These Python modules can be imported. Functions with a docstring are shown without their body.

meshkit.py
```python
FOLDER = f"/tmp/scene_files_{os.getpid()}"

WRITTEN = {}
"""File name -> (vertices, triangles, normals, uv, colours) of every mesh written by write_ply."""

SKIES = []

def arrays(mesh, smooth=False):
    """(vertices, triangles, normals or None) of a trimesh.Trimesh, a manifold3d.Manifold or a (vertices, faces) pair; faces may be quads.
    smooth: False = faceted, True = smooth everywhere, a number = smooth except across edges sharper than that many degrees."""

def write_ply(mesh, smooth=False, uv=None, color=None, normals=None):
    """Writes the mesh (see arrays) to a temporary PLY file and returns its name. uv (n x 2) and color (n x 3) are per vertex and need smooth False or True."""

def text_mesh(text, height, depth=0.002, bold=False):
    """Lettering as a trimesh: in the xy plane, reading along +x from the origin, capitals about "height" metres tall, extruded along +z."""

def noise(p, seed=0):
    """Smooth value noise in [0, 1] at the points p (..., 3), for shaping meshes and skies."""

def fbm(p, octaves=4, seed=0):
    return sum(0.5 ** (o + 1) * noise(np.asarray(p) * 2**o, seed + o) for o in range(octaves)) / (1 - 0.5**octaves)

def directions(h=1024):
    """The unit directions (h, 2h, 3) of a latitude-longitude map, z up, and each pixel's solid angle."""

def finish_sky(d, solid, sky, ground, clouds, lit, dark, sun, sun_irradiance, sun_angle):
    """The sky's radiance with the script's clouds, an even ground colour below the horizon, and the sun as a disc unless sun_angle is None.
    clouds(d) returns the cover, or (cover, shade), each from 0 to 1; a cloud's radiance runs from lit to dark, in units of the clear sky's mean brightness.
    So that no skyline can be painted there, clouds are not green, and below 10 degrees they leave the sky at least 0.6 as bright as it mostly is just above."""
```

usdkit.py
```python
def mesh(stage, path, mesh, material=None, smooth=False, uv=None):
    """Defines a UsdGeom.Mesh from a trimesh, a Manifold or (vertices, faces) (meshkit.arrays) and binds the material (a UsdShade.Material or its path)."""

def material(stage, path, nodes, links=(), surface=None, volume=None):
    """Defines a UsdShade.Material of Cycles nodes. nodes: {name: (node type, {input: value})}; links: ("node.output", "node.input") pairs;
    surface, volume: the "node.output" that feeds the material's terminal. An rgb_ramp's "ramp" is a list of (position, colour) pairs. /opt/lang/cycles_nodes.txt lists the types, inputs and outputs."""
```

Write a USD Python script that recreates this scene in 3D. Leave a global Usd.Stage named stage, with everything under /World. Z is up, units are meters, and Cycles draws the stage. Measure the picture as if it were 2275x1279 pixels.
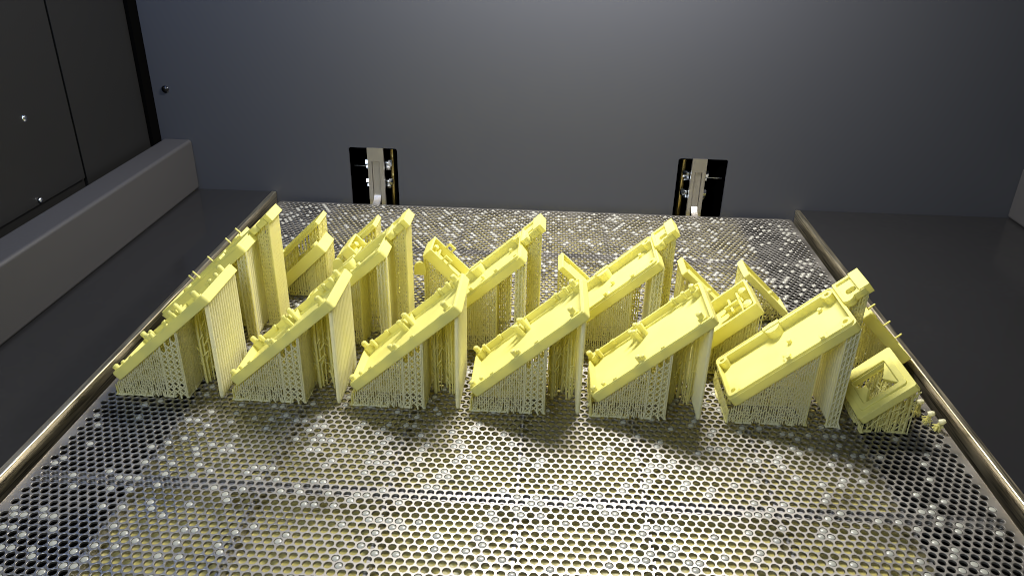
import math, random
import numpy as np, trimesh, usdkit
from shapely.geometry import Polygon, box as sbox, Point
from shapely.ops import unary_union
from pxr import Usd, UsdGeom, UsdLux, Gf, Sdf, UsdShade

stage = Usd.Stage.CreateInMemory()
UsdGeom.SetStageUpAxis(stage, UsdGeom.Tokens.z)
UsdGeom.SetStageMetersPerUnit(stage, 1.0)
UsdGeom.Xform.Define(stage, '/World')
UsdGeom.Scope.Define(stage, '/World/Looks')

# ------------------------------------------------------------------ camera
PX, PY, PZ = 0.01404, -0.85723, 0.32431
PITCH, YAW, ROLL, FPX = 1.108794, 0.0417087, 0.0216064, 1725.09
def rot(p, y, r):
    cz, sz, cx, sx, cr, sr = math.cos(y), math.sin(y), math.cos(p), math.sin(p), math.cos(r), math.sin(r)
    return (np.array([[cz, -sz, 0], [sz, cz, 0], [0, 0, 1]]) @ np.array([[1, 0, 0], [0, cx, -sx], [0, sx, cx]])
            @ np.array([[cr, -sr, 0], [sr, cr, 0], [0, 0, 1]]))
Rm = rot(PITCH, YAW, ROLL)
cam = UsdGeom.Camera.Define(stage, '/World/camera')
M = np.eye(4); M[:3, :3] = Rm.T; M[3, :3] = (PX, PY, PZ)
cam.AddTransformOp().Set(Gf.Matrix4d(*M.ravel().tolist()))
cam.CreateFocalLengthAttr(26.0)
cam.CreateHorizontalApertureAttr(26.0 * 2275 / FPX)
cam.CreateVerticalApertureAttr(26.0 * 1279 / FPX)
cam.CreateClippingRangeAttr(Gf.Vec2f(0.01, 50))
cam.CreateExposureAttr(0.27)

# ------------------------------------------------------------------ lamps and added fills
def rect_light(name, loc, target, w, h, intensity, color):
    L = UsdLux.RectLight.Define(stage, '/World/' + name)
    z = np.array(loc, float) - np.array(target, float); z /= np.linalg.norm(z)
    up = np.array([0, 1, 0]) if abs(z[2]) > .9 else np.array([0, 0, 1.])
    x = np.cross(up, z); x /= np.linalg.norm(x); y = np.cross(z, x)
    m = np.eye(4); m[0, :3], m[1, :3], m[2, :3], m[3, :3] = x, y, z, loc
    L.AddTransformOp().Set(Gf.Matrix4d(*m.ravel().tolist()))
    L.CreateWidthAttr(w); L.CreateHeightAttr(h); L.CreateIntensityAttr(intensity)
    L.CreateColorAttr(Gf.Vec3f(*color)); L.CreateNormalizeAttr(False)
    return L
rect_light('ceiling_lamp', (0.06, -0.15, 0.50), (0.06, -0.16, 0.0), 0.26, 0.05, 150.0, (1.0, 0.96, 0.91))
rect_light('room_fill', (-0.30, -0.98, 0.52), (-0.02, -0.40, 0.03), 0.5, 0.35, 6.4, (0.80, 0.90, 1.0))  # added cool fill behind the camera, stands for light from the room
rect_light('blue_fill', (-0.42, -0.26, 0.48), (-0.36, 0.0, 0.10), 0.06, 0.06, 48.0, (0.25, 0.45, 1.0))  # added blue light that tints the left of the back wall

# ------------------------------------------------------------------ materials
MAT = {}
def mat(name, nodes, links=(), surface='p.BSDF', volume=None):
    MAT[name] = usdkit.material(stage, '/World/Looks/' + name, nodes, links, surface=surface, volume=volume)
def resin(name, base, dark, sss, rough=.33):
    mat(name, {
        'g': ('texture_coordinate', {}),
        'n': ('noise_texture', {'scale': 55., 'detail': 3.}),
        'r': ('rgb_ramp', {'ramp': [(.3, dark), (.7, base)]}),
        'n2': ('noise_texture', {'scale': 900., 'detail': 2.}),
        'bv': ('bevel', {'radius': .0009, 'samples': 4}),
        'b': ('bump', {'strength': .12, 'distance': .0004}),
        'p': ('principled_bsdf', {'roughness': rough, 'specular_ior_level': .4}),
        't': ('translucent_bsdf', {}), 'x': ('mix_closure', {'fac': sss})},
        [('g.object', 'n.vector'), ('n.fac', 'r.fac'), ('r.color', 'p.base_color'), ('g.object', 'n2.vector'),
         ('n2.fac', 'b.height'), ('bv.bevel', 'b.normal'), ('b.normal', 'p.normal'),
         ('r.color', 't.color'), ('p.BSDF', 'x.closure1'), ('t.BSDF', 'x.closure2')], surface='x.closure')
resin('resin', (.915, .875, .31), (.91, .865, .28), .31)
resin('resin_support_backlit', (.975, .95, .60), (.97, .94, .52), .6)  # same resin as the rods; yellower base paints in the warm glow
resin('resin_rod_frontlit', (.97, .95, .74), (.96, .94, .66), .5)  # pale thin rods; near lattices share it to paint in cool front light
def metal(name, base, rough, scale=(1, 1, 1), bump=.05, metallic=1., nscale=60., rvar=.12):
    mat(name, {
        'g': ('texture_coordinate', {}), 'm': ('mapping', {'scale': scale}),
        'n': ('noise_texture', {'scale': nscale, 'detail': 4.}),
        'mr': ('map_range', {'from_min': .3, 'from_max': .7, 'to_min': max(rough - rvar, .05), 'to_max': rough + rvar}),
        'b': ('bump', {'strength': bump, 'distance': .0005}),
        'p': ('principled_bsdf', {'base_color': base, 'metallic': metallic})},
        [('g.object', 'm.vector'), ('m.vector', 'n.vector'), ('n.fac', 'mr.value'), ('mr.result', 'p.roughness'),
         ('n.fac', 'b.height'), ('b.normal', 'p.normal')])
metal('plate_steel', (.34, .325, .30), .50, nscale=30., bump=.02)
metal('rail_steel', (.84, .75, .54), .34, scale=(40, 1, 40), nscale=20., bump=.10)  # gold tint puts the reflection of the yellow prints into the steel colour
metal('bracket_steel', (.46, .44, .41), .45, scale=(60, 60, 1), nscale=30.)
metal('rib_steel', (.30, .29, .28), .40)
metal('zinc', (.70, .74, .80), .22)
metal('brass', (.72, .56, .22), .30, scale=(60, 60, 1), nscale=30.)
metal('wall_paint', (.047, .050, .060), .42, nscale=700., bump=.10, metallic=0., rvar=.05)
metal('black_paint', (.009, .009, .009), .45, nscale=700., bump=.10, metallic=0., rvar=.05)
metal('beam_paint', (.047, .046, .048), .50, nscale=900., bump=.15, metallic=0., rvar=.05)
metal('panel_paint', (.017, .017, .018), .14, nscale=14., bump=.01, metallic=0., rvar=.09)
mat('cavity_shade', {'p': ('diffuse_bsdf', {'color': (.002, .002, .002)})})  # near-black colour stands in for shade inside gaps and recesses
metal('screw_black', (.05, .05, .055), .25)
metal('liquid', (.60, .53, .19), .20, nscale=9., bump=.02, metallic=0., rvar=.05)
mat('film', {'p': ('principled_bsdf', {'base_color': (.36, .36, .31), 'roughness': .26, 'ior': 1.5})})

# ------------------------------------------------------------------ helpers
used = {}
def numbered(parent, name):
    k = used.get((parent, name), -1) + 1
    used[(parent, name)] = k
    return name if k == 0 else f'{name}_{k:03d}'
def path_of(parent):
    return '/World' if parent is None else str(parent.GetPath())
def obj(name, mesh, m, parent=None, smooth=35, kind=None, label=None):
    pp = path_of(parent)
    if isinstance(mesh, MB): mesh = mesh.mesh()
    g = usdkit.mesh(stage, pp + '/' + numbered(pp, name), mesh, MAT[m], smooth=smooth).GetPrim()
    if kind: g.SetCustomDataByKey('kind', kind)
    if label: g.SetCustomDataByKey('label', label)
    return g
def tag(p, label, cat=None, group=None, kind=None):
    p.SetCustomDataByKey('label', label)
    if cat: p.SetCustomDataByKey('category', cat)
    if group: p.SetCustomDataByKey('group', group)
    if kind: p.SetCustomDataByKey('kind', kind)
    return p
def thing(name, loc, label, cat, group=None):
    x = UsdGeom.Xform.Define(stage, '/World/' + numbered('/World', name))
    x.AddTranslateOp().Set(Gf.Vec3d(*loc))
    return tag(x.GetPrim(), label, cat, group)
def copy_of(proto, loc, label):
    x = UsdGeom.Xform.Define(stage, '/World/' + numbered('/World', proto.GetName()))
    x.GetPrim().GetReferences().AddInternalReference(proto.GetPath())
    x.GetPrim().SetInstanceable(True)
    UsdGeom.XformCommonAPI(x).SetTranslate(Gf.Vec3d(*loc))
    return tag(x.GetPrim(), label, proto.GetCustomDataByKey('category'), proto.GetCustomDataByKey('group'))

class MB:
    """collects pieces of one mesh"""
    def __init__(s): s.v, s.f, s.n = [], [], 0
    def add(s, v, f):
        v = np.asarray(v, float); f = np.asarray(f, int)
        s.v.append(v); s.f.append(f + s.n); s.n += len(v); return s
    def tm(s, m): return s.add(m.vertices, m.faces)
    def box(s, a, b):
        m = trimesh.creation.box([abs(b[i] - a[i]) for i in range(3)])
        m.apply_translation([(a[i] + b[i]) / 2 for i in range(3)]); return s.tm(m)
    def tube(s, a, b, r, n=4, r2=None, caps=False, ph=.4):
        a, b = np.array(a, float), np.array(b, float); r2 = r if r2 is None else r2
        d = b - a; L = np.linalg.norm(d)
        if L < 1e-7: return s
        d /= L; t = np.array([1, 0, 0]) if abs(d[0]) < .8 else np.array([0, 1, 0])
        x = np.cross(d, t); x /= np.linalg.norm(x); y = np.cross(d, x)
        an = ph + np.arange(n) * 2 * math.pi / n
        c = np.cos(an)[:, None] * x + np.sin(an)[:, None] * y
        v = np.vstack([a + r * c, b + r2 * c]); f = []
        for i in range(n):
            j = (i + 1) % n; f += [[i, j, n + j], [i, n + j, n + i]]
        if caps:
            for i in range(1, n - 1): f += [[0, i + 1, i], [n, n + i, n + i + 1]]
        return s.add(v, f)
    def pin(s, a, b, r, n=12, dome=.35):
        """a round pin with a domed end at b"""
        a, b = np.array(a, float), np.array(b, float); d = (b - a) / np.linalg.norm(b - a)
        s.tube(a, b - d * r * dome, r, n, caps=True)
        return s.tube(b - d * r * dome, b, r, n, r2=r * .6, caps=True)
    def prism(s, poly, z0, z1):
        for g in getattr(poly, 'geoms', [poly]):
            m = trimesh.creation.extrude_polygon(g, z1 - z0, engine='earcut'); m.apply_translation([0, 0, z0]); s.tm(m)
        return s
    def ball(s, c, r, sub=2, scale=(1, 1, 1)):
        m = trimesh.creation.icosphere(sub, r); m.apply_scale(scale); m.apply_translation(c); return s.tm(m)
    def mesh(s, T=None):
        m = trimesh.Trimesh(np.vstack(s.v), np.vstack(s.f), process=False)
        if T is not None: m.apply_transform(T)
        return m
def tilt(th, z0, mirror=False, x0=0., y0=0.):
    c, q = math.cos(th), math.sin(th); k = -1 if mirror else 1
    T = np.eye(4); T[:3, :3] = [[k * c, 0, -k * q], [0, 1, 0], [q, 0, c]]; T[:3, 3] = (x0, y0, z0); return T
def rrect(x0, y0, x1, y1, r, n=5):
    return sbox(x0 + r, y0 + r, x1 - r, y1 - r).buffer(r, quad_segs=n)

# ------------------------------------------------------------------ chamber
WY = 0.010                       # front face of the back wall
XL, XR = -0.4355, 0.60
LSLOT, RSLOT = (-0.2155, -0.1588), (0.1650, 0.2213)
wall = sbox(XL, -0.08, XR, 0.85)
for a, b in (LSLOT, RSLOT):
    wall = wall.difference(rrect(a, -0.075, b, 0.0655, .003))
m = MB().prism(wall, 0, .003).mesh(np.array([[1, 0, 0, 0], [0, 0, -1, WY + .003], [0, 1, 0, 0], [0, 0, 0, 1.]]))
back = obj('back_wall', m, 'wall_paint'); back.SetCustomDataByKey('kind', 'structure')
for a, b in (LSLOT, RSLOT):
    c = MB(); y0, y1 = WY + .0035, WY + .06; e = .012
    c.box((a - e, y1, -.079), (b + e, y1 + .002, .08)).box((a - e, y0, .078), (b + e, y1, .08))
    c.box((a - e - .002, y0, -.079), (a - e, y1, .08)).box((b + e, y0, -.079), (b + e + .002, y1, .08))
    obj('slot_cavity', c, 'cavity_shade', back, smooth=False)
# left wall: fixed front strip, access panel, black block painted as the shade of the corner gap
lw = MB().box((-.447, -1.0, -.05), (-.4425, -.1475, .85)).box((-.447, -.1475, -.05), (-.4425, -.009, .85))
lw = obj('left_wall', MB().box((-.450, -1.0, -.05), (-.4435, -.009, .85)), 'black_paint', smooth=False); lw.SetCustomDataByKey('kind', 'structure')
obj('wall_strip', MB().box((-.4433, -.1415, .058), (-.4400, -.0090, .85)), 'black_paint', lw, smooth=False)
gap = obj('corner_gap_shade', MB().box((-.462, -.007, -.05), (-.4365, .0135, .85)), 'cavity_shade', smooth=False); gap.SetCustomDataByKey('kind', 'structure')
ap = thing('access_panel', (-.4400, -.1445, .0715), 'large black flat door panel on the left wall above the grey beam', 'panel')
obj('panel_sheet', MB().box((-.0033, -.80, 0), (0, 0, .75)), 'black_paint', ap, smooth=False)
def screw(parent, c, ax, r, m):
    s = MB(); n = np.array(ax, float)
    t = trimesh.creation.icosphere(2, r)
    t.vertices[:] = t.vertices - np.outer(np.clip(t.vertices @ n, None, 0), n)
    t.vertices[:] = t.vertices - np.outer(t.vertices @ n, n) * .45
    t.apply_translation(c); s.tm(t)
    return obj('screw', s, m, parent)
screw(ap, (0, -.066, .0755), (1, 0, 0), .0032, 'zinc')
screw(ap, (.0008, -.074, .0035), (1, 0, 0), .0025, 'zinc')
sc = screw(None, (-.4205, WY, .1255), (0, -1, 0), .0042, 'screw_black')
tag(sc, 'small dark domed screw head near the left edge of the back wall', 'screw')

# side beams, side panels with folded steel rails
def beam(x0, x1, label):
    poly = rrect(min(x0, x1), .0085, max(x0, x1), .0683, .0035)
    t = MB().prism(poly, 0, 1.0).mesh(np.array([[1, 0, 0, 0], [0, 0, -1, WY - .001], [0, 1, 0, 0], [0, 0, 0, 1.]]))
    b = obj('side_beam', t, 'beam_paint'); tag(b, label, 'beam')
beam(-.4335, -.400, 'long grey painted beam along the left wall with a bevelled top edge')
beam(.548, .582, 'grey painted beam whose end just enters at the right edge of the picture')
rw = obj('right_wall', MB().box((.590, -1.0, -.05), (.597, WY - .001, .85)), 'black_paint', smooth=False); rw.SetCustomDataByKey('kind', 'structure')
def side_panel(sg, label, xo):
    p = thing('side_panel', (sg * .308, 0, 0), label, 'panel')
    y0, y1, zt = -.95, WY - .0012, .0085
    obj('panel_top', MB().box((sg * .0032, y0, zt - .0025), (xo - sg * .308, y1, zt)), 'panel_paint', p, smooth=False)
    # rail: rounded folded edge and the vertical face below it
    prof = unary_union([sbox(-.0012, -.055, .0012, zt - .001).buffer(.0001), sbox(-.0004, zt - .0040, .0028, zt - .0010).buffer(.0012, quad_segs=6)])
    t = MB().prism(prof, 0, y1 - y0).mesh(np.array([[sg, 0, 0, 0], [0, 0, -1, y1], [0, 1, 0, 0], [0, 0, 0, 1.]]))
    obj('rail', t, 'rail_steel', p, smooth=40)
side_panel(-1, 'black glossy side panel with folded steel rail, left of the perforated plate', -.4425)
side_panel(1, 'black glossy side panel with folded steel rail, right of the perforated plate', .590)

# ------------------------------------------------------------------ wall brackets in the slots
def bracket(slot, ax0, ax1, sg, label):
    p = thing('lift_bracket', ((ax0 + ax1) / 2, WY, 0), label, 'bracket', None)
    w = (ax1 - ax0) / 2; t = .0045; ti = w * .50; fy = -.0005       # fy: front of the arm
    front = sbox(-w, -.06, w, .0655).difference(sbox(-ti, -.07, ti, .0495))
    V = np.array([[1, 0, 0, 0], [0, 0, -1, fy + t], [0, 1, 0, 0], [0, 0, 0, 1.]])
    obj('arm', MB().prism(front, 0, t).mesh(V), 'bracket_steel', p, smooth=False)
    # tongue in the cut-out, bent forward onto the plate
    prof = [(.0012, .0488), (.0012, .012), (.0006, .008), (-.0030, .0035), (-.0085, .0012), (-.0125, .0006)]
    a = np.array(prof); n = np.gradient(a, axis=0); n = np.stack([n[:, 1], -n[:, 0]], 1); n /= np.linalg.norm(n, axis=1)[:, None]
    b = a - n * .0025
    poly = Polygon(np.vstack([a, b[::-1]]))
    if not poly.is_valid: poly = poly.buffer(0)
    tm = trimesh.creation.extrude_polygon(poly, 2 * (ti - .0006), engine='earcut')
    tm.apply_transform(np.array([[0, 0, 1, -(ti - .0006)], [1, 0, 0, 0], [0, 1, 0, 0], [0, 0, 0, 1.]]))
    obj('tongue', tm, 'bracket_steel', p, smooth=30)
    for z in (.0445, .0215):
        for s in (-1, 1):
            ln = .0075 if s == sg else .0050
            b = MB().tube((s * w, .012, z), (s * (w + ln), .012, z), .0030, 16, caps=True)
            b.tube((s * (w + ln * .45), .012, z), (s * (w + ln), .012, z), .0042, 6, caps=True)
            bo = obj('bolt', b, 'zinc', p, smooth=30)
            obj('nut', MB().tube((s * (w + .0002), .012, z - .0052), (s * (w + ln * .75), .012, z - .0052), .0034, 6, caps=True), 'zinc', bo, smooth=30)
    xo = (slot[1] if sg > 0 else slot[0]) - (ax0 + ax1) / 2
    obj('guide_post', MB().tube((xo - sg * .0105, .024, -.02), (xo - sg * .0105, .024, .058), .0032, 16, caps=True), 'brass', p, smooth=40)
    xi = (slot[0] if sg > 0 else slot[1]) - (ax0 + ax1) / 2
    obj('cross_rod', MB().tube((xi, .02, .0375), (-sg * w, .02, .0375), .0010, 10, caps=True), 'zinc', p)
bracket(LSLOT, -.1940, -.1752, 1, 'steel lift bracket with bolts in the left wall slot')
bracket(RSLOT, .1812, .1978, -1, 'steel lift bracket with bolts in the right wall slot')

# ------------------------------------------------------------------ perforated platform
P = .6 / 101.9; RY = P * .8660254
HX, HY = .0045, -.4294                      # a hole centre
YF = -.66
plat = thing('perforated_platform', (0, 0, 0), 'stainless plate full of round holes that carries all the yellow prints', 'platform')
cells = []
for j in range(-60, 90):
    y = HY + j * RY
    if y > -.0052 or y < YF + .004: continue
    for i in range(-60, 60):
        x = HX + (i + .5 * (j % 2)) * P
        if abs(x) < .3 - .0052: cells.append((x, y))
cells = np.array(cells); NC = len(cells)
NS, R0, R1 = 18, .00250, .00226
ang = np.arange(NS) * 2 * math.pi / NS
circ = np.stack([np.cos(ang), np.sin(ang)], 1)
ha = math.pi / 6 + np.arange(6) * math.pi / 3
hexv = np.stack([np.cos(ha), np.sin(ha)], 1) * P / math.sqrt(3)
loc = np.vstack([np.c_[hexv, np.zeros(6)], np.c_[circ * R0, np.zeros(NS)], np.c_[circ * (R0 + R1 * 1.2) / 2.2, np.full(NS, -.00012)],
                 np.c_[circ * R1, np.full(NS, -.0005)], np.c_[circ * R1, np.full(NS, -.0014)]])
F = []
hole_to_hex = [int(np.argmin([abs(math.remainder(a - h, 2 * math.pi)) for h in ha])) for a in ang]
for k in range(NS):
    k2 = (k + 1) % NS; h, h2 = hole_to_hex[k], hole_to_hex[k2]
    F.append([6 + k, h, 6 + k2])
    if h != h2: F.append([6 + k2, h, h2])
    for r in range(3):
        a, b = 6 + r * NS, 6 + (r + 1) * NS
        F += [[a + k, a + k2, b + k2], [a + k, b + k2, b + k]]
F = np.array(F); nl = len(loc)
allv = (loc[None] + np.c_[cells, np.zeros(NC)][:, None]).reshape(-1, 3)
allf = (F[None] + (np.arange(NC) * nl)[:, None, None]).reshape(-1, 3)
pm = MB().add(allv, allf)
hexes = unary_union([Polygon(np.round(hexv * 1.00005 + c, 9)) for c in cells])
edge = rrect(-.3, YF, .3, 0, .004).difference(hexes)
for g in getattr(edge, 'geoms', [edge]):
    if g.area < 1e-8: continue
    v2, f2 = trimesh.creation.triangulate_polygon(g, engine='earcut'); v2 = np.asarray(v2)
    a, b, c = v2[f2[:, 0]], v2[f2[:, 1]], v2[f2[:, 2]]
    cr = (b[:, 0] - a[:, 0]) * (c[:, 1] - a[:, 1]) - (b[:, 1] - a[:, 1]) * (c[:, 0] - a[:, 0])
    f2 = np.where((cr < 0)[:, None], f2[:, ::-1], f2)
    pm.add(np.c_[v2, np.zeros(len(v2))], f2)
ring = np.array(rrect(-.3, YF, .3, 0, .004).exterior.coords)[:-1]; nr = len(ring)
if Polygon(ring).exterior.is_ccw is False: ring = ring[::-1]
sk = np.vstack([np.c_[ring, np.zeros(nr)], np.c_[ring, np.full(nr, -.002)]])
pm.add(sk, [t for k in range(nr) for t in ([k, nr + k, nr + (k + 1) % nr], [k, nr + (k + 1) % nr, (k + 1) % nr])])
obj('plate', pm, 'plate_steel', plat, smooth=30)
for x in (-.2315, -.1535, -.0745, .0045, .0825, .1615, .2375):
    obj('stiffening_rib', MB().box((x - .0011, YF + .003, -.0100), (x + .0011, -.003, -.0016)), 'rib_steel', plat, smooth=False)
for y in (-.4905, -.2505, -.1250):
    for xa, xb in zip((-.296, -.2315, -.1535, -.0745, .0045, .0825, .1615, .2375), (-.2315, -.1535, -.0745, .0045, .0825, .1615, .2375, .296)):
        pass
    obj('cross_rib', MB().box((-.297, y - .0050, -.0030), (.297, y + .0050, -.0017)), 'rib_steel', plat, smooth=False)
# resin films that close some of the holes
rng = np.random.default_rng(5)
dens = .12 + .05 * np.sin(cells[:, 0] * 19 + 1) * np.cos(cells[:, 1] * 23) + .05 * (cells[:, 1] > -.2)
on = np.nonzero(rng.random(NC) < dens)[0]
fv, ff = [], []
rr = [(1.0, -.00055), (.85, -.00022), (.55, .0001), (.25, .00022)]
NF = 12; fa = np.arange(NF) * 2 * math.pi / NF
for r, z in rr: fv += [(math.cos(t) * r * R1 * .999, math.sin(t) * r * R1 * .999, z) for t in fa]
fv.append((0, 0, .00026))
for q in range(3):
    for k in range(NF):
        k2 = (k + 1) % NF; a, b = q * NF, (q + 1) * NF
        ff += [[a + k, a + k2, b + k2], [a + k, b + k2, b + k]]
ff += [[3 * NF + k, 3 * NF + (k + 1) % NF, 4 * NF] for k in range(NF)]
bot = len(fv); fv.append((0, 0, -.0009)); ff += [[(k + 1) % NF, k, bot] for k in range(NF)]
fv, ff = np.array(fv), np.array(ff)
order = sorted(on, key=lambda i: (cells[i, 0] - PX) ** 2 + (cells[i, 1] - PY) ** 2)
vis = [i for i in order if cells[i, 1] > -.575]
near = set(vis[:300]); rest = MB()
for i in order:
    sc_ = np.array([1, 1, rng.uniform(.6, 1.25)]); v = fv * sc_ + [cells[i, 0], cells[i, 1], 0]
    if i in near: obj('resin_film', (v, ff), 'film', plat, smooth=True)
    else: rest.add(v, ff)
obj('resin_films', rest, 'film', plat, smooth=True, kind='stuff')
lq = obj('liquid_resin', MB().box((-.2318, YF, -.060), (.2378, .004, -.0105)), 'liquid', smooth=False)
lq.SetCustomDataByKey('kind', 'structure')
for xa, xb in ((-.3000, -.2320), (.2380, .3000)):  # added black blocks that make the outer holes look dark
    te = obj('dark_edge_block', MB().box((xa, YF, -.060), (xb, .004, -.0125)), 'cavity_shade', smooth=False); te.SetCustomDataByKey('kind', 'structure')

# ------------------------------------------------------------------ supports
RG = random.Random(11)
def lattice(parent, pts, top, s=.0018, dz=.0023, r=.00050, cross=False, name='support_lattice', keep=.82, base=True, m='resin_support_backlit'):
    """a panel of thin rods along the path pts with zigzag braces between neighbours and a flat strip at its foot"""
    b = MB(); pts = [np.array(p, float) for p in pts]
    pos = []
    for a, c in zip(pts[:-1], pts[1:]):
        L = np.linalg.norm(c - a); n = max(1, round(L / s))
        pos += [a + (c - a) * k / n for k in range(n)]
        if base: 
            d = (c - a) / L; q = np.array([-d[1], d[0]]) * .0011
            for k in range(max(2, int(L / .006))):
                if RG.random() < .72:
                    u0 = a + d * (k * .006 - .0008); u1 = a + d * min(L + .0008, k * .006 + RG.uniform(.0045, .0062)); w_ = q * RG.uniform(.6, 1.3)
                    b.prism(Polygon([u0 - w_, u1 - w_, u1 + w_, u0 + w_]), 0.0002, RG.uniform(.0007, .0012))
    pos.append(pts[-1])
    tops = [top(*p) for p in pos]
    for p, t in zip(pos, tops):
        if t <= .001: continue
        j = RG.uniform(-.0003, .0003)
        if RG.random() < .5: b.tube((p[0] + RG.uniform(-.0022, .0022), p[1] + RG.uniform(-.0022, .0012), .0003), (p[0], p[1], min(t, RG.uniform(.003, .006))), r, 4)
        b.tube((p[0] + j, p[1], .0006), (p[0], p[1], max(t - .0022, .0008)), r, 4)
        b.tube((p[0], p[1], max(t - .0022, .0008)), (p[0], p[1], t + .0004), r, 4, r2=r * .6)
    for k in range(len(pos) - 1):
        z, q = .001 + RG.random() * dz * .4, k % 2
        tm_ = min(tops[k], tops[k + 1])
        while z + dz < tm_:
            a, c = (pos[k], pos[k + 1]) if q else (pos[k + 1], pos[k])
            if RG.random() < keep: b.tube((*a, z), (*c, z + dz), r * .85, 4)
            if cross and RG.random() < keep: b.tube((*c, z), (*a, z + dz), r * .85, 4)
            z += dz; q = 1 - q
    if b.n: return obj(name, b, m, parent, smooth=50, kind='stuff')
def rod_wall(parent, x, y0, y1, top, n=14, r=.00165):
    for k in range(n):
        y = y0 + (y1 - y0) * k / (n - 1); t = top(x, y)
        b = MB().tube((x, y, .0002), (x, y, .0025), r * .8, 10, r2=r, caps=True).tube((x, y, .0025), (x, y, t + .0005), r, 10)
        obj('support_rod', b, 'resin_rod_frontlit', parent, smooth=50)
def thicket(parent, x0, x1, y0, y1, top, n, seed, m='resin_support_backlit', bottom=None):
    """scattered thin pillars with slanting branches near their tops and feet"""
    q = random.Random(seed); b = MB()
    for _ in range(n):
        x, y = q.uniform(x0, x1), q.uniform(y0, y1); t = top(x, y)
        if t < .003: continue
        r = q.uniform(.0004, .0006)
        b.tube((x + q.uniform(-.001, .001), y, .0003), (x, y, t * .75), r, 4).tube((x, y, t * .75), (x + q.uniform(-.001, .001), y, t + .0004), r, 4, r2=.0003)
        for _k in range(3):
            z = q.uniform(.05, .8) * t; dx, dy = q.uniform(-.0045, .0045), q.uniform(-.004, .004)
            if x0 - .001 < x + dx < x1 + .001:
                b.tube((x, y, z), (x + dx, y + dy, min(z + q.uniform(.003, .008), top(x + dx, y + dy))), r * .8, 4)
    obj('support_pillars', b, m, parent, smooth=50, kind='stuff')

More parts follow.
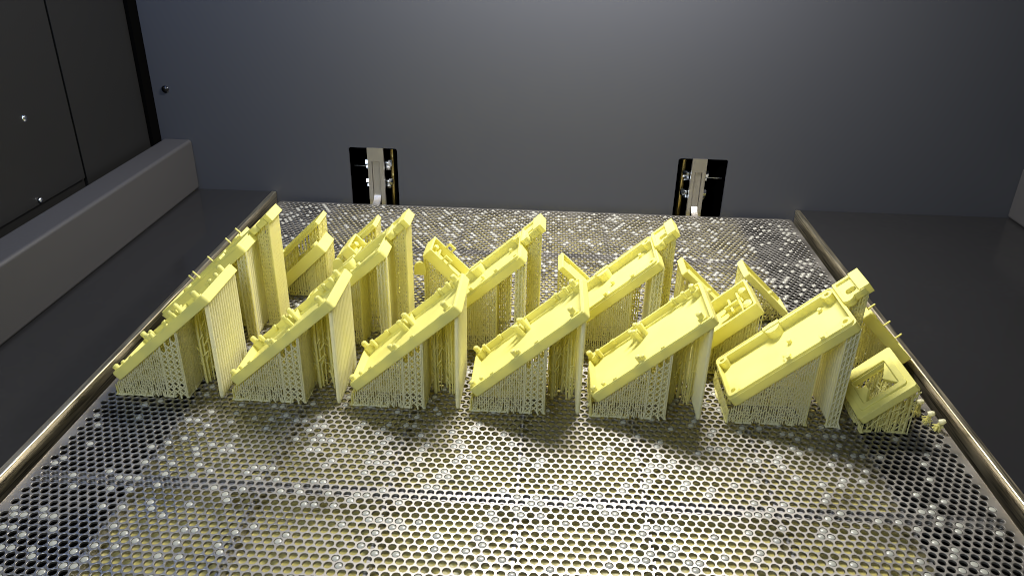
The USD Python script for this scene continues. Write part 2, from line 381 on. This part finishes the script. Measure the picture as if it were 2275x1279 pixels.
# ------------------------------------------------------------------ front row: shallow trays
TH1 = math.radians(41.3); L1, W1, H1, Z1 = .1012, .0537, .0072, .0118
def shallow_tray(loc, label):
    p = thing('shallow_tray', loc, label, 'printed tray', 'shallow trays in the front row')
    T = tilt(TH1, Z1); W = W1; L = L1
    out = rrect(0, 0, L, W, .0028); inn = rrect(.0020, .0020, L - .0022, W - .0018, .0016)
    obj('floor', MB().prism(inn.buffer(.0002), 0, .0017).mesh(T), 'resin', p)
    w = MB().prism(out.difference(inn), 0, H1 * .86)
    w.prism(out.buffer(-.0005).difference(inn), H1 * .86, H1)
    obj('side_wall', w.mesh(T), 'resin', p)
    def pinp(u, v, h, r=.0022, name='pin'):
        obj(name, MB().pin((u, v, .0012), (u, v, h), r).mesh(T), 'resin', p)
    # corner posts with pins
    for (u, v, h) in ((.004, W - .0045, .0125), (.0042, .0048, .0105), (L - .0075, .0062, .0128), (L - .0065, W - .0058, .0118)):
        obj('corner_post', MB().tube((u, v, .001), (u, v, h - .0050), .0034, 16, caps=True).mesh(T), 'resin', p)
        pinp(u, v, h)
    for (u, v, h) in ((.012, .0042, .0092), (.010, W - .0046, .0098), (L - .0150, W - .003, .0094), (L - .0235, W - .0012, .0086)):
        pinp(u, v, h, .0016)
    # pair of long pins on a rib in the middle of the far side, hooks on the near side
    for (u, v, h) in ((.0455, W - .0070, .0118), (.0490, W - .0120, .0128), (.0435, W - .0150, .0118), (.0400, W - .0100, .0105)):
        pinp(u, v, h, .0018)
    for a_, b_ in (((.0440, W - .017, .001), (.0456, W - .0018, .0085)), ((.0480, W - .014, .001), (.0494, W - .0018, .0065)), ((.0395, W - .011, .001), (.0410, W - .0018, .0055))):
        obj('rib', MB().box(a_, b_).mesh(T), 'resin', p)
    b = MB().box((.0415, .0018, .001), (.0475, .0065, .0072)).pin((.0430, .0045, .006), (.0430, .0045, .0118), .0019).pin((.0465, .0035, .006), (.0465, .0035, .0105), .0015)
    obj('hook_block', b.mesh(T), 'resin', p)
    for u in (.022, .074): obj('rim_clip', MB().box((u, W - .0034, H1 - .003), (u + .0028, W - .0012, H1 + .0009)).mesh(T), 'resin', p)
    for u in (.020, .060): obj('rim_clip', MB().box((u, .0016, H1 - .003), (u + .003, .0036, H1 + .0008)).mesh(T), 'resin', p)
    obj('inner_rail', MB().box((.006, W - .0052, .001), (L - .010, W - .0044, .0030)).mesh(T), 'resin', p)
    obj('inner_rail', MB().box((.006, .0052, .001), (L - .012, .0060, .0024)).mesh(T), 'resin', p)
    top = lambda x, y: Z1 + x * math.tan(TH1)
    lattice(p, [(-.002, .0012), (.0335, .0012)], top, s=.0016, dz=.0021, keep=.75, r=.00042, m='resin_rod_frontlit')
    lattice(p, [(.0345, .0010), (.0475, .0010)], top, s=.0043, dz=.0046, r=.00062, cross=True, keep=1., m='resin_rod_frontlit')
    for y in (.020, .0515): lattice(p, [(-.002, y), (.0475, y)], top, s=.0018, dz=.0026, keep=.85)
    lattice(p, [(.0485, .0010), (.0485, .0525)], top, s=.0020, dz=.0030, keep=.8, m='resin_rod_frontlit')
    lattice(p, [(-.0035, .0010), (-.0035, .0525)], top, s=.0024, dz=.0024, keep=.9)
    thicket(p, .0510, .0690, .020, .0520, top, 90, 3)
    rod_wall(p, .0722, .0035, .0515, top)
    return p
X1 = [-.2845, -.1994, -.1139, -.0288, .0561]; Y1 = -.405
lab1 = ['shallow yellow tray seen edge-on at the left end of the front row',
        'second shallow yellow tray from the left in the front row, its near wall in shade',
        'middle one of the five shallow yellow trays in the front row',
        'fourth shallow yellow tray from the left in the front row, its inside half in view',
        'shallow yellow tray with its inside in full view, beside the largest housing']
t0 = shallow_tray((X1[0], Y1, 0), lab1[0])
for x, l in zip(X1[1:], lab1[1:]): copy_of(t0, (x, Y1, 0), l)

# ------------------------------------------------------------------ deeper housings with a tab
TH2 = math.radians(41.6); L2, W2, H2, Z2 = .0985, .0517, .0086, .0136
def housing(loc, label):
    p = thing('tabbed_housing', loc, label, 'printed housing', 'housings with a tab')
    T = tilt(TH2, Z2); L, W, H = L2, W2, H2
    out = rrect(0, 0, L, W, .0035); inn = rrect(.0022, .0022, L - .0022, W - .0022, .0022)
    obj('floor', MB().prism(inn.buffer(.0002), 0, .0018).mesh(T), 'resin', p)
    lip = rrect(.0012, .0012, L - .0012, W - .0012, .003)
    wl = MB().prism(out.difference(inn), .0, H * .80).prism(lip.difference(inn), H * .80, H)
    obj('side_wall', wl.mesh(T), 'resin', p)
    # thick rounded rail along the far side
    obj('far_rail', MB().box((.004, W - .0050, .0012), (L - .006, W - .0016, H * .96)).mesh(T), 'resin', p)
    # cylinder bulge interrupting the far rail
    a = MB(); prof = Point(0, 0).buffer(.0050, quad_segs=10)
    a.tube((.0485, W - .0050, .001), (.0485, W - .0050, H + .0004), .0058, 24, caps=True).box((.0420, W - .0052, .001), (.0550, W - .0012, H + .0012))
    obj('screw_boss', a.mesh(T), 'resin', p)
    for (u, v, h, r) in ((.0056, W - .0058, H * .97, .0040), (.0058, .0060, H * .97, .0042), (L - .0060, .0062, H * .97, .0042), (L - .0062, W - .0062, H * .97, .0040)):
        c = trimesh.creation.annulus(r * .45, r, h - .001, sections=20); c.apply_translation([u, v, .001 + (h - .001) / 2])
        obj('corner_boss', MB().tm(c).mesh(T), 'resin', p)
    for (u, v, h, r) in ((.0540, .0280, .0052, .0016), (.0480, .0148, .0050, .0030), (L - .016, W - .0105, .0046, .0016)):
        obj('stud', MB().pin((u, v, .001), (u, v, h), r).mesh(T), 'resin', p)
    h = MB().box((.0455, .0040, .001), (.0475, .0120, .0050)).box((.0465, .0095, .001), (.0510, .0112, .0042))
    obj('hook', h.mesh(T), 'resin', p)
    for a_, b_ in (((.0480, .0020, H * .7), (.0510, .0040, H + .0022)), ((.0735, .0020, H * .7), (.0765, .0058, H + .0016)), ((L - .020, .0020, H * .6), (L - .0095, .0075, H * .98))):
        obj('rim_clip', MB().box(a_, b_).mesh(T), 'resin', p)
    # the tab: a plate with a rounded slot and a raised block at its end
    tabp = sbox(L - .0004, W * .50, L + .0165, W - .0010).union(Point(L + .004, W * .53).buffer(.0045))
    slot = rrect(L + .0048, W * .62, L + .0120, W * .74, .0022)
    tb = MB().prism(tabp.difference(slot), H * .45, H * .86)
    rim = tabp.buffer(-.0002).difference(tabp.buffer(-.0026)).intersection(sbox(L, 0, L + .02, W))
    tb.prism(rim, H * .86, H * 1.05)
    t = obj('tab', tb.mesh(T), 'resin', p)
    obj('end_block', MB().box((L + .0130, W * .52, H * .30), (L + .0205, W - .0008, H * 1.14)).mesh(T), 'resin', t)
    top = lambda x, y: Z2 + x * math.tan(TH2)
    tabtop = lambda x, y: Z2 + x * math.tan(TH2) + H * .45 / math.cos(TH2)
    lattice(p, [(-.003, .0012), (.0500, .0012)], top, s=.0016, dz=.0022, keep=.75, r=.00042, m='resin_rod_frontlit')
    for y in (.024, .0505): lattice(p, [(-.002, y), (.0600, y)], top, s=.0018, dz=.0028, keep=.85)
    lattice(p, [(.0510, .0012), (.0510, .0300)], top, s=.0024, dz=.0032, keep=.8)
    lattice(p, [(-.0035, .0010), (-.0035, .0505)], top, s=.0024, dz=.0026, keep=.9)
    rod_wall(p, .0690, .0040, .0500, top, 14, .0016)
    lattice(p, [(.0655, .0012), (.0730, .0012)], top, s=.0025, dz=.0034, r=.0006, keep=1., m='resin_rod_frontlit')
    lattice(p, [(.0655, .0026), (.0730, .0026)], top, s=.0018, dz=.0030, r=.0006, cross=True, keep=.9)
    lattice(p, [(.0740, .0270), (.0830, .0270)], tabtop, s=.0019, dz=.0034, r=.0006, cross=True, keep=.95)
    lattice(p, [(.0838, .0270), (.0838, .0495)], tabtop, s=.0019, dz=.0034, r=.0006, cross=True, keep=.95)
    lattice(p, [(.0740, .0495), (.0830, .0495)], tabtop, s=.0022, dz=.0040, r=.0006, keep=.95)
    return p
hs = [(-.2872, -.3213, 'yellow tabbed housing beside the left rail, behind the edge-on tray'),
      (-.1781, -.3213, 'yellow tabbed housing behind the second shallow tray, its tab right of the left bracket'),
      (-.0712, -.3213, 'yellow tabbed housing in the middle of the back row, behind the middle shallow tray'),
      (.0332, -.3213, 'yellow tabbed housing whose tab stands below the right wall bracket'),
      (.1511, -.4049, 'large yellow tabbed housing, rightmost, its inside fully in view')]
h0 = housing((hs[0][0], hs[0][1], 0), hs[0][2])
for x, y, l in hs[1:]: copy_of(h0, (x, y, 0), l)

# ------------------------------------------------------------------ small prints behind and beside
def small_box(p, T, L, W, H, wall_=.0018, floor_=.0016, r=.0012):
    out = rrect(0, 0, L, W, r + .0004); inn = rrect(wall_, wall_, L - wall_, W - wall_, r)
    obj('floor', MB().prism(inn.buffer(.0002), 0, floor_).mesh(T), 'resin', p)
    obj('side_wall', MB().prism(out.difference(inn), 0, H).mesh(T), 'resin', p)
def under(th, z0, mirror=False):
    k = -1 if mirror else 1
    return lambda x, y: z0 + k * x * math.tan(th)
A45 = math.radians(44)
# thin slab rising right, behind the far left housing
def thin_slab(loc, L, W, label, z0, mirror=False, th=A45, pinned=False):
    p = thing('thin_slab', loc, label, 'printed plate')
    T = tilt(th, z0, mirror); H = .0042
    out = rrect(0, 0, L, W, .0012); inn = rrect(.0022, .0022, L - .0022, W - .0022, .0012)
    obj('plate', MB().prism(out, 0, .0022).mesh(T), 'resin', p)
    obj('raised_rim', MB().prism(out.difference(inn), .0022, H).mesh(T), 'resin', p)
    c, k = math.cos(th), (-1 if mirror else 1)
    top = under(th, z0, mirror)
    for y in (.002, W * .5, W - .002):
        lattice(p, [(k * L * c * .97, y), (k * L * c * .62, y)], top, s=.0030, dz=.0042, keep=.8)
        lattice(p, [(k * L * c * .45, y), (0, y)], top, s=.0030, dz=.0042, keep=.8)
    lattice(p, [(k * L * c * .97, .002), (k * L * c * .97, W - .002)], top, s=.0030, dz=.0045, keep=.9)
    return p
thin_slab((-.2280, -.2250, 0), .060, .028, 'thin yellow slab standing edge-on behind the far left housing', .0225)
thin_slab((-.1720, -.2150, 0), .050, .024, 'thin yellow slab peeking out behind the open box left of the second housing', .0250)
# slim tray with thin pins (rising right), behind it
def slim_tray(name, loc, L, W, H, z0, label, mirror, pins, cat='printed tray', th=A45):
    p = thing(name, loc, label, cat)
    T = tilt(th, z0, mirror); small_box(p, T, L, W, H)
    for u in pins:
        obj('thin_pin', MB().pin((u, W - .0012, H * .5), (u, W - .0012, H + .0062), .0007, 8).mesh(T), 'resin', p)
    for u in (L * .25, L * .62): obj('rib', MB().box((u, .001, .001), (u + .0016, W - .001, H * .75)).mesh(T), 'resin', p)
    obj('round_post', MB().tube((L - .010, W * .45, .001), (L - .010, W * .45, H * 1.15), .0040, 18, caps=True).mesh(T), 'resin', p)
    k = -1 if mirror else 1; c = math.cos(th); top = under(th, z0, mirror)
    for y in (.002, W - .002): lattice(p, [(k * L * c * .97, y), (0, y)], top, s=.0021, dz=.0032, keep=.8)
    lattice(p, [(k * L * c * .97, .002), (k * L * c * .97, W - .002)], top, s=.0026, dz=.0042, keep=.9)
    thicket(p, min(0, k * L * c), max(0, k * L * c), .002, W - .002, top, 60, 8)
    return p
slim_tray('slim_tray', (-.2205, -.2400, 0), .0615, .0300, .0100, .0020, 'slim yellow tray with two thin pins between the far left housing and the open box', False, (.040, .052))
slim_tray('slim_tray', (-.2960, -.2640, 0), .0830, .0185, .0070, .0060, 'slim yellow tray behind the far left housing, thin pins stick out over the rail', False, (.006, .012, .034, .060, .074))
slim_tray('slim_tray', (.2985, -.3260, 0), .0560, .0260, .0080, .0060, 'slim yellow tray with thin pins beside the right rail behind the plate with the cut-out', True, (.006, .022, .043, .052))
# open boxes rising left with square loops on both rims
def loop_box(loc, label):
    p = thing('loop_box', loc, label, 'printed box', 'open boxes with square loops')
    th, z0, L, W, H = math.radians(45), .0035, .0640, .0290, .0098
    T = tilt(th, z0, True); small_box(p, T, L, W, H)
    lp = sbox(-.0038, 0, .0038, .0058).difference(sbox(-.0022, .0, .0022, .0040))
    for v in (.0002, W - .0018):
        V = T @ np.array([[1, 0, 0, L - .0175], [0, 0, -1, v + .0016], [0, 1, 0, H - .0002], [0, 0, 0, 1.]])
        obj('square_loop', MB().prism(lp, 0, .0016).mesh(V), 'resin', p)
    obj('round_post', MB().pin((L - .0062, W * .62, .001), (L - .0062, W * .62, H * .95), .0024).mesh(T), 'resin', p)
    obj('inner_wall', MB().box((L - .0130, .0010, .001), (L - .0115, W - .001, H * .55)).mesh(T), 'resin', p)
    c = math.cos(th); top = under(th, z0, True)
    for y in (.002, W - .002): lattice(p, [(-L * c * .97, y), (-L * c * .45, y)], top, s=.0019, dz=.0028, keep=.85)
    for y in (.002, .015, W - .002): lattice(p, [(-L * c * .40, y), (0, y)], top, s=.0030, dz=.0040, keep=.7)
    lattice(p, [(-L * c * .98, .002), (-L * c * .98, W - .002)], top, s=.0022, dz=.0036, keep=.95)
    lug = Point(0, 0).buffer(.0045, quad_segs=10).union(sbox(-.0045, -.0065, .0045, 0)).buffer(.0006)
    V = np.array([[1, 0, 0, -L * c - .0022], [0, 0, -1, .0012], [0, 1, 0, .0385], [0, 0, 0, 1.]])
    obj('lug', MB().prism(lug, 0, .0030).mesh(V), 'resin', p)
    return p
b0 = loop_box((-.0440, -.2500, 0), 'open yellow box with square loops leaning left, between the second and middle housings')
copy_of(b0, (-.1155, -.2500, 0), 'open yellow box with square loops half hidden behind the second housing')
# shallow frames rising left
def frame_tray(loc, label):
    p = thing('frame_tray', loc, label, 'printed frame', 'shallow frames leaning left')
    th, z0, L, W, H = math.radians(43), .0035, .0560, .0300, .0052
    T = tilt(th, z0, True); small_box(p, T, L, W, H, .0022, .0018)
    obj('step', MB().box((.004, .004, .0015), (L - .012, W - .004, .0030)).mesh(T), 'resin', p)
    obj('round_post', MB().pin((L * .45, .006, .001), (L * .45, .006, .0075), .0020).mesh(T), 'resin', p)
    c = math.cos(th); top = under(th, z0, True)
    for y in (.002, .0150, W - .002): lattice(p, [(-L * c * .97, y), (-L * c * .62, y)], top, s=.0034, dz=.0048, keep=.8)
    for y in (.002, .0150, W - .002): lattice(p, [(-L * c * .45, y), (0, y)], top, s=.0030, dz=.0040, keep=.7)
    lattice(p, [(-L * c * .97, .002), (-L * c * .97, W - .002)], top, s=.0034, dz=.0050, keep=.85)
    return p
f0 = frame_tray((.0690, -.2520, 0), 'shallow yellow frame leaning left in front of the back plate, between third and fourth housings')
copy_of(f0, (.1745, -.2520, 0), 'shallow yellow frame leaning left just behind the shallow tray seen fully from inside')
copy_of(f0, (.2270, -.2520, 0), 'shallow yellow frame leaning left, rightmost, behind the small box with the boss')
# small open box rising right, behind the big housing
p = thing('small_box', (.1320, -.3420, 0), 'small open yellow box with bosses between the fifth shallow tray and the big right housing', 'printed box')
th, z0, L, W, H = math.radians(43), .0100, .0660, .0420, .0110
T = tilt(th, z0); small_box(p, T, L, W, H)
for (u, v, h, r) in ((L - .0060, W - .0120, H * 1.05, .0034), (L - .0065, .0120, H * .9, .0042)):
    obj('round_post', MB().pin((u, v, .001), (u, v, h), r, 16).mesh(T), 'resin', p)
obj('inner_wall', MB().box((L - .0125, .001, .001), (L - .0108, W - .001, H * .6)).mesh(T), 'resin', p)
obj('inner_wall', MB().box((L - .024, W * .52, .001), (L - .0125, W * .56, H * .9)).mesh(T), 'resin', p)
obj('cross_bar', MB().box((L - .0200, W * .35, H * .55), (L - .0182, W * .80, H * .75)).box((L - .030, W * .50, H * .5), (L - .012, W * .545, H * .6)).mesh(T), 'resin', p)
top = under(th, z0)
for y in (.002, .012, .022, .032, W - .002): lattice(p, [(0, y), (L * .72, y)], top, s=.0021, dz=.0032, keep=.8)
thicket(p, 0, L * .72, .002, W - .002, top, 90, 21)

# square plate with the cut-out emblem, front right
p = thing('emblem_plate', (.2400, -.4100, 0), 'thick square yellow plate with a stepped frame and a jagged cut-out beside the right rail', 'printed plate')
th, z0, L, W = math.radians(44), .0060, .0440, .0490
T = tilt(th, z0)
cut = Polygon([(.0092, .0362), (.0352, .0370), (.0298, .0262), (.0280, .0232), (.0352, .0110), (.0100, .0105), (.0128, .0165), (.0165, .0215), (.0160, .0255), (.0105, .0280)]).buffer(.0006).buffer(-.0006)
fr = rrect(.0045, .0055, L - .0040, W - .0085, .0022); hole = rrect(.0085, .0098, L - .0082, W - .0112, .001)
obj('plate', MB().prism(rrect(0, 0, L, W, .0022).difference(hole), .0022, .0078).mesh(T), 'resin', p)
obj('emblem', MB().prism(hole.buffer(.0002).difference(cut), .0048, .00765).mesh(T), 'resin', p)
obj('stepped_frame', MB().prism(fr.difference(hole), .0078, .0091).mesh(T), 'resin', p)
top = under(th, z0)
for y in (.003, .013, .024, .035, .046): lattice(p, [(.000, y), (L * .70, y)], top, s=.0030, dz=.0042, keep=.7)
lattice(p, [(-.001, .001), (-.001, .047)], top, s=.0022, dz=.0026, keep=.9)
thicket(p, .002, L * .71, .002, W - .002, top, 110, 33)
# tiny pegs in the corner by the rail
for k, (x, y, z, l) in enumerate(((.2955, -.4020, .0080, 'tiny yellow peg on thin struts by the right rail, nearest the viewer'),
                                  (.2915, -.3935, .0085, 'tiny yellow peg on thin struts by the right rail, second from the viewer'),
                                  (.2870, -.3845, .0120, 'tiny yellow peg on thin struts by the right rail, third from the viewer'),
                                  (.2835, -.3770, .0130, 'tiny yellow peg on thin struts by the right rail, farthest from the viewer'))):
    q = thing('tiny_peg', (x, y, 0), l, 'peg', 'tiny pegs by the right rail')
    obj('peg', MB().pin((-.0022, 0, z - .0010), (.0014, -.0012, z + .0010), .0019, 12, .8), 'resin_rod_frontlit', q)
    b = MB(); g = random.Random(k)
    for _ in range(22):
        b.tube((g.uniform(-.0045, .001), g.uniform(-.003, .003), .0002), (g.uniform(-.0025, .0008), g.uniform(-.001, .001), z - .0008), .0004, 4)
    for _ in range(10):
        b.tube((-.0050, g.uniform(-.003, .003), g.uniform(.001, .005)), (.001, g.uniform(-.003, .003), g.uniform(.001, .005)), .0004, 4)
    obj('support_struts', b, 'resin_support_backlit', q, smooth=50, kind='stuff')
